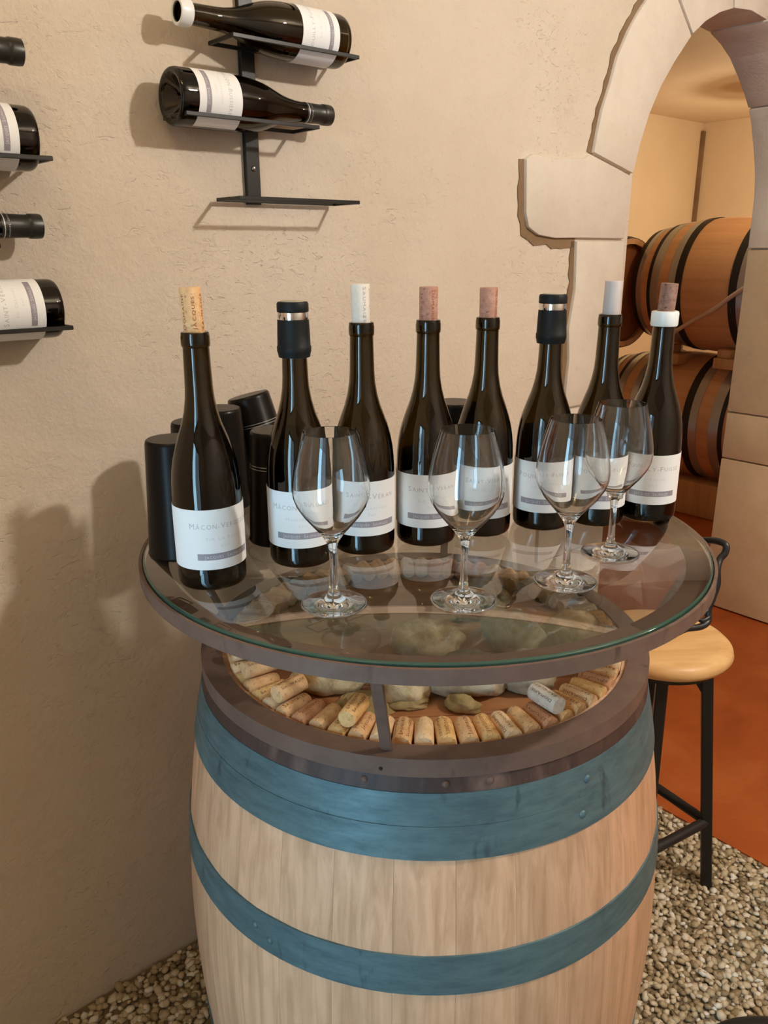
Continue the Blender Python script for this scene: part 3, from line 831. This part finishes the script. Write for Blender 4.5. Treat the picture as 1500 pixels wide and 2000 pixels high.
# vacuum stoppers
def stopper(i, label):
    x, y = spots[i]
    root = empty('bottle_stopper', (x, y, TZ), (0, 0, math.atan2(-x, y)), label, 'stopper', 'black bottle stoppers')
    ring('sleeve', [(.0166, .2600), (.0188, .2590), (.0198, .2640), (.0205, .2655), (.0207, .2715), (.0199, .2728), (.0194, .2900), (.0188, .3030), (.0150, .3030), (.0150, .2975), (.0166, .2975)], M_RUBBER, root, 48, 40)
    ring('chrome_ring', [(.0150, .3031), (.0184, .3031), (.0186, .3038), (.0186, .3110), (.0184, .3117), (.0150, .3117)], M_CHROME, root, 48, 30)
    lathe('cap', [(0, .3118), (.0186, .3118), (.0189, .3128), (.0189, .3210), (.0178, .3232), (.0150, .3236), (0, .3232)], M_RUBBER, root, 48, 40)
    lathe('top_disc', [(0, .3233), (.0140, .3236), (.0140, .3243), (.0133, .3246), (0, .3246)], M_CAPTOP, root, 40, 40)
stopper(1, 'black rubber stopper with chrome ring on the second bottle from the left')
stopper(5, 'black rubber stopper with chrome ring on the third bottle from the right')

# ================================================================== wine glasses
GL = [(0, .0012), (.020, .0010), (.034, .0002), (.0366, 0), (.0376, .0008), (.0374, .0018), (.0355, .0026), (.029, .0036), (.0205, .0056), (.0125, .0086), (.0078, .0125), (.0055, .018), (.0044, .027), (.0040, .045), (.0042, .062), (.0050, .0705), (.0075, .0765),
      (.0128, .0845), (.0215, .0945), (.0315, .1065), (.0385, .118), (.0418, .128), (.0424, .136), (.0413, .148), (.0388, .162), (.0345, .179), (.0291, .1983), (.0288, .1988), (.0283, .1983),
      (.0336, .179), (.0379, .162), (.0404, .148), (.0414, .136), (.0408, .128), (.0375, .1187), (.0304, .1074), (.0203, .0957), (.0115, .0862), (.0055, .0815), (0, .0800)]
g0 = None
for (x, y), lab in zip([(-.057, .837), (.090, .846), (.218, .900), (.297, .994)],
                       ['empty wine glass at the left of the glasses, before the second and third bottles', 'empty wine glass second from the left, before the middle bottles',
                        'empty wine glass third from the left, overlapping the one behind', 'empty wine glass farthest right, behind its neighbour']):
    if g0 is None: o = g0 = lathe('wine_glass', GL, M_CRYSTAL, None, 72, 60)
    else: o = g0.copy(); C.objects.link(o)
    o.location = (x, y, TZ + .0001)
    tag(o, lab, 'wine glass', 'wine glasses on the glass table')

# ================================================================== black spittoon cups
CUPP = [(.0395, 0), (.0425, 0), (.0430, .002), (.0418, .004), (.0345, .1475), (.0335, .1515), (.0318, .1530), (0, .1532), (0, .1510), (.0320, .1500), (.0400, .003)]
def cup(loc, label, rings=False, rot=(0, 0, 0)):
    root = empty('black_cup', loc, rot, label, 'cup', 'black plastic cups')
    shared('cup_body', lambda: lathe('cup_body', CUPP, M_CUP, root, 48, 40), M_CUP, root)
    if not rings: return root
    shared('silver_ring', lambda: ring('silver_ring', [(.03660, .1040), (.03682, .1040), (.03678, .1050), (.03656, .1050)], M_CUPRING, root, 48), M_CUPRING, root)
    shared('silver_ring_upper', lambda: ring('silver_ring', [(.03640, .1080), (.03662, .1080), (.03658, .1090), (.03636, .1090)], M_CUPRING, root, 48), M_CUPRING, root)
    return root
cup((-.271, 1.012, TZ), 'upturned black cup at the table\'s left edge behind the leftmost bottle')
def W1(u, d): q = U * u - N * d; return (q.x, q.y, TZ)
cup(W1(.530, 1.025), 'upturned black cup mostly hidden behind the leftmost bottle, near the wall')
cup(W1(.604, 1.090), 'upturned black cup between the two leftmost bottles, beside the leaning one')
cup((-.145, 1.062, TZ), 'upturned black cup tight against the second bottle from the left', True)
c4 = cup(Vector(W1(.702, 1.098)) + Vector((0, 0, .0110)), 'glossy black cup with silver rings leaning towards the wall', True)
ax = (U * -.024 - N * .028 + Vector((0, 0, .15))).normalized()
c4.rotation_euler = ax.to_track_quat('Z', 'Y').to_euler()
p6 = at(886, 784, TZ + .153)
cup((p6.x, p6.y, TZ), 'upturned black cup glimpsed between the fourth and fifth bottles')

# ================================================================== wall racks
def rack_group(posts, shelves, label):
    up_, z0, z1 = posts
    root = empty('bottle_rack', W(up_, D0, z0), None, label, 'rack', 'wall bottle racks')
    inv = Matrix.Translation(-Vector(W(up_, D0, z0)))
    def wb(name, a, b, par, bev=.0006):
        m4 = Matrix((U, -N, Vector((0, 0, 1)))).transposed().to_4x4()
        bm = bmesh.new(); add_box(bm, [c * KS for c in a], [c * KS for c in b], inv @ m4, bev, 1)
        return bmobj(name, bm, M_RACK, par, 30)
    post = wb('post', (up_ - .0135, D0 - .011, z0), (up_ + .0135, D0 - .0002, z1), root)
    for z in np.arange(z0 + .06, z1, .12):
        V, Fc = lathe_vf([(.0045, 0), (.0042, .002), (.0025, .0035), (0, .004)], 12)
        q = Matrix.Translation(W(up_, D0 - .011, z) - W(up_, D0, z0)) @ N.to_track_quat('Z', 'Y').to_matrix().to_4x4()
        mesh('screw', [q @ Vector(v) for v in V], Fc, M_BOLT, post, 60)
    for u0, u1, z in shelves:
        t = .0062; d1, d0 = D0 - .0115, D0 - .0915
        s = wb('shelf_frame', (u0, d0, z - t / 2), (u1, d0 + .004, z + t / 2), root)
        wb('back_bar', (u0, d1 - .004, z - t / 2), (u1, d1, z + t / 2), s)
        wb('end_bar', (u0, d0 + .004, z - t / 2), (u0 + .004, d1 - .004, z + t / 2), s)
        wb('end_bar', (u1 - .004, d0 + .004, z - t / 2), (u1, d1 - .004, z + t / 2), s)
    return root
rack_group((.836, 1.519, 2.05), [(.757, 1.013, 1.5245), (.669, .925, 1.6445), (.760, 1.016, 1.7645), (.669, .925, 1.8845)], 'black steel bottle rack with an empty lowest shelf, above the table')
rack_group((.285, 1.20, 2.05), [(.199, .455, 1.332), (.112, .368, 1.449), (.199, .455, 1.566), (.112, .368, 1.676)], 'black steel bottle rack cut off by the left edge of the photo')
DC = D0 - .0525
def lie(u_base, z_shelf, sgn, label, lines, wine, alpha, face=12, collar=False, capsule=True):
    z = U * sgn; f = (N * math.cos(R(face)) + Vector((0, 0, math.sin(R(face))))); y = -f; x = y.cross(z)
    rot = Matrix((x, y, z)).transposed().to_euler()
    rr = math.sqrt((.0418) ** 2 - .0345 ** 2) + .0035
    return bottle(W(u_base, DC, z_shelf + rr), rot, label, 'bottles lying in the wall racks', lines, wine, R(alpha), collar, capsule)
lie(.999, 1.7645, -1, 'wine bottle with a white neck ring lying in the rack, top of the photo', PF, None, 8, 5, True, False)
lie(.663, 1.6445, 1, 'foil-capped wine bottle lying in the rack, just above the empty shelf', MB, .262, -6, 10)
lie(.440, 1.566, -1, 'lying wine bottle with base showing, upper left edge of the photo', SV, .262, 8, 10)
lie(.445, 1.332, -1, 'lying wine bottle with base showing, the lowest at the left edge', SV, .262, 8, 10)
lie(.130, 1.676, 1, 'dark capped bottle neck jutting in at the left edge, topmost', SV, .262, 8, 10)
lie(.126, 1.449, 1, 'dark capped bottle neck jutting in at the left edge, between two labelled bottles', SV, .262, 8, 10)

# ================================================================== corks and stones on the barrel head
ZH = BH - .0135
rngc = random.Random(11)
def cork_mesh(k, seed):
    rg = random.Random(seed); r = .0117; L = .0445
    V, Fc = lathe_vf([(0, -L / 2), (r * .88, -L / 2), (r * .97, -L / 2 + .0012), (r, -L / 4), (r, L / 4), (r * .97, L / 2 - .0012), (r * .88, L / 2), (0, L / 2)], 18)
    V = [Vector(v) for v in V]
    V = [v * (1 + .05 * noise.noise(v * 90 + Vector((seed, 0, 0)))) for v in V]
    me = bpy.data.meshes.new('wine_cork'); me.from_pydata([tuple(v) for v in V], [], Fc); me.update()
    me.materials.append(M_CORK[k]); me.shade_smooth(); me.set_sharp_from_angle(angle=R(42)); return me
CM = [cork_mesh(k % 5, k) for k in range(10)]
def ink_mesh(texts, m):
    V, Fc = wrap_axial(texts, .01195); me = bpy.data.meshes.new('lettering'); me.from_pydata(V, [], Fc); me.update(); me.materials.append(m); return me
INKS = [ink_mesh([('DOMAINE', .0042, .034, 0, -.9, 1), ('JACQUES', .0042, .034, 0, -.15, 1), ('SAUMAIZE', .0042, .036, 0, .6, 1)], M_CORKINK),
        ink_mesh([('SAUMAIZE', .0062, .038, 0, .1, 1)], M_CORKINK),
        ink_mesh([('VERGISSON', .0050, .036, 0, -.3, 1), ('JACQUES', .0038, .030, 0, .45, 1)], M_CORKINK_RED),
        ink_mesh([('JACQUES', .0060, .034, 0, .2, -1), ('SAUMAIZE', .0046, .036, 0, -.6, -1)], M_CORKINK_RED)]
placed = []
def lay(pa, pb, label, group, k, ink):
    a, b = Vector(pa), Vector(pb); c = (a + b) / 2; ax = (b - a).normalized()
    me = CM[k]
    root = bpy.data.objects.new('wine_cork', me); C.objects.link(root)
    z = ax; y = Vector((0, 0, -1)); y = (y - z * y.dot(z)).normalized(); x = y.cross(z)      # local -y looks up
    root.rotation_euler = Matrix((x, y, z)).transposed().to_euler(); root.location = c
    tag(root, label, 'cork', group)
    if ink is not None:
        o = bpy.data.objects.new('lettering', INKS[ink]); C.objects.link(o); o.parent = root
    placed.append((c.x, c.y, c.z))
ORD = ['first', 'second', 'third', 'fourth', 'fifth', 'sixth', 'seventh', 'eighth', 'ninth', 'tenth', 'eleventh', 'twelfth', 'thirteenth', 'fourteenth', 'fifteenth']
left = [((443, 1289), (507, 1275)), ((460, 1309), (528, 1291)), ((475, 1341), (544, 1317)), ((496, 1365), (560, 1339)), ((517, 1379), (576, 1352)), ((560, 1397), (605, 1349)),
        ((595, 1413), (627, 1373)), ((627, 1427), (661, 1387)), ((669, 1437), (707, 1389)), ((707, 1445), (725, 1408))]
right = [((769, 1451), (783, 1398)), ((817, 1454), (819, 1401)), ((859, 1454), (851, 1401)), ((915, 1449), (886, 1387)), ((959, 1442), (932, 1383)), ((1009, 1438), (971, 1385)), ((1046, 1430), (998, 1382)),
         ((1067, 1414), (1014, 1353)), ((1113, 1403), (1065, 1361)), ((1142, 1385), (1086, 1347)), ((1163, 1371), (1105, 1331)), ((1182, 1358), (1134, 1318)), ((1201, 1337), (1153, 1302)), ((1217, 1315), (1177, 1294)), ((1222, 1291), (1190, 1275))]
front = []
for i, (o, q) in enumerate(left): front.append((o, q, '%s cork to the left of the front iron post, lying on the barrel head' % ORD[len(left) - 1 - i]))
for i, (o, q) in enumerate(right): front.append((o, q, '%s cork to the right of the front iron post, lying on the barrel head' % ORD[i]))
def azim(o, q):
    m = (at(*o, ZH + .012) + at(*q, ZH + .012)) / 2; az = math.atan2(m.y - TY, m.x - TX)
    return az if az < math.pi / 2 else az - 2 * math.pi
azs = [azim(o, q) for o, q, _ in front]
DA_ = .0243 / .262
POST0 = R(-100.3)
def ring_cork(az, dz, lab, grp, k, ink, r=.2625, skew=0.0):
    rd = Vector((math.cos(az), math.sin(az), 0)); c = Vector((TX, TY, ZH + .0119 + dz)) + rd * r
    d = Matrix.Rotation(skew, 3, 'Z') @ rd
    lay(c + d * .02, c - d * .02, lab, grp, k, ink)
ORD += ['sixteenth', 'seventeenth', 'eighteenth', 'nineteenth', 'twentieth', 'twenty-first', 'twenty-second']
nl = int((POST0 - azs[0]) / DA_ + .5); nr = int((azs[-1] - POST0) / DA_ + .5)
tone = [1, 0, 3, 0, 2, 0, 1, 3, 0, 3, 1, 0, 2, 3, 0, 1, 3, 2, 0, 1]
low = []
for side, n, sg in (('left', nl, -1), ('right', nr, 1)):
    for j in range(n):
        az = POST0 + sg * DA_ * 1.012 * (j + .5); low.append(az)
        ring_cork(az, 0, '%s cork %s of the front iron post, flat on the barrel head' % (ORD[j], side), 'corks in the ring on the barrel head',
                  tone[(j + 5 * (sg > 0)) % len(tone)] + (5 if rngc.random() < .5 else 0), [1, 0, 3, 2, None][(j * 3 + (sg > 0)) % 5], .2625 + rngc.uniform(-.0015, .0012), rngc.uniform(-.015, .015))
def between(az):                         # the groove between two low corks nearest to az
    k = round((az - POST0) / (DA_ * 1.012)); return POST0 + k * DA_ * 1.012
for i, k, lab in ((1, 1, 'cork resting on two others, far left of the ring'), (2, 0, 'cork resting on two others, second pile from the left'), (5, 0, 'pale cork resting on two others, left of the fossil'),
                  (8, 3, 'speckled cork resting on two others, just left of the front post'), (17, 4, 'big pale cork resting on its neighbours before the rounded grey stone')):
    ring_cork(between(azs[i]), .0212, lab, 'corks resting on the ring', k, 0, .259, 0)
a = max(low) + DA_; end = min(low) + 2 * math.pi - DA_
nback = int((end - a) / (DA_ * 1.02))
for i in range(nback + 1):
    ring_cork(a + (end - a) * i / max(nback, 1), 0, 'cork lying in the back of the ring, seen dimly through the table glass', 'corks in the back of the ring', rngc.randrange(10), rngc.choice([0, 1, 2, 3, None]))
# stones
def rock(px, py, size, m, label, seed, flat=.6, zrot=0, sub=4, rough=.35):
    p = at(px, py, ZH + size[2] * .55)
    bm = bmesh.new(); bmesh.ops.create_icosphere(bm, subdivisions=sub, radius=1)
    for v in bm.verts:
        q = v.co.copy(); s = Vector((seed * 3.1, seed * 1.7, 0))
        k = 1 + rough * noise.noise(q * 1.1 + s) + .12 * noise.noise(q * 3 + s) + .04 * noise.noise(q * 8 + s)
        q *= k
        q = Vector((q.x * size[0], q.y * size[1], q.z * size[2]))
        v.co = q
    lo = min(v.co.z for v in bm.verts)
    for v in bm.verts:
        if v.co.z < lo * .55: v.co.z = lo * .55 + (v.co.z - lo * .55) * .15
    lo = min(v.co.z for v in bm.verts)
    o = bmobj('rock', bm, m, None, 60); o.location = (p.x, p.y, ZH - lo + .0004); o.rotation_euler.z = zrot
    return tag(o, label, 'stone', 'stones on the barrel head')
rock(648, 1328, (.052, .026, .026), M_ROCK[0], 'angular ochre stone left of the front post, behind the corks', 1, zrot=.12)
rock(790, 1342, (.037, .028, .029), M_ROCK[2], 'cream stone just right of the front post', 2, zrot=.3)
rock(916, 1330, (.056, .034, .030), M_ROCK[1], 'large greyish boulder-like stone in the middle of the barrel head', 3)
rock(1030, 1322, (.036, .026, .033), M_ROCK[1], 'smooth rounded grey stone behind the raised corks', 4, rough=.2)
rock(905, 1378, (.022, .013, .012), M_FOSSIL, 'small brown stone just behind the front corks', 5, zrot=-.4)
rock(800, 1372, (.026, .016, .008), M_FOSSIL, 'flat dull green stone beside the ridged fossil', 6)
rock(830, 1262, (.05, .035, .03), M_ROCK[2], 'stone seen dimly through the glass, left of the middle', 7)
rock(1000, 1240, (.045, .035, .032), M_ROCK[1], 'stone seen dimly through the glass, right of the middle', 8)
rock(1120, 1235, (.045, .03, .03), M_ROCK[0], 'stone seen dimly through the glass, near the right corks', 9)
rock(930, 1180, (.05, .04, .03), M_ROCK[2], 'stone seen dimly through the glass, beneath the second wine glass', 10)
# ridged fossil
pf = at(712, 1368, ZH + .008)
bm = bmesh.new(); NR, NA = 26, 48; rows = []
cv = bm.verts.new((0, 0, .013))
for i in range(1, NR + 1):
    t = i / NR; row = []
    for k in range(NA):
        a = 2 * math.pi * k / NA
        z = .013 * (1 - t ** 2.4) + .0012 * math.sin(t * 36) * (1 - t * .4) * (.6 + .4 * math.sin(a * 22))
        rr = .036 * t * (1 + .05 * math.sin(a * 11) * t)
        row.append(bm.verts.new((rr * math.cos(a) * 1.12, rr * math.sin(a), max(z, 0))))
    rows.append(row)
for k in range(NA): bm.faces.new([cv, rows[0][k], rows[0][(k + 1) % NA]])
for i in range(NR - 1):
    for k in range(NA): bm.faces.new([rows[i][k], rows[i + 1][k], rows[i + 1][(k + 1) % NA], rows[i][(k + 1) % NA]])
bm.faces.new(rows[-1][::-1])
fo = bmobj('fossil', bm, M_FOSSIL, None, 70); fo.location = (pf.x, pf.y, ZH + .0004)
tag(fo, 'flat ridged fossil shell behind the front iron post', 'fossil', 'stones on the barrel head')

# ================================================================== dark shoe at the bottom right corner
bm = bmesh.new()
bmesh.ops.create_uvsphere(bm, u_segments=32, v_segments=20, radius=1)
for v in bm.verts:
    x, y, z = v.co
    v.co = Vector((x * (.052 - .006 * y), y * .14, (z if z > 0 else z * .55) * (.045 + .012 * y)))
lo = min(v.co.z for v in bm.verts)
for v in bm.verts: v.co.z = max(v.co.z - lo - .004, 0)
so = bmobj('shoe', bm, M_SHOE, None, 60); so.location = (.748 * KS, 1.112 * KS, .004); so.rotation_euler.z = R(80)
tag(so, 'black rounded shoe toe on the gravel at the bottom right corner', 'shoe')
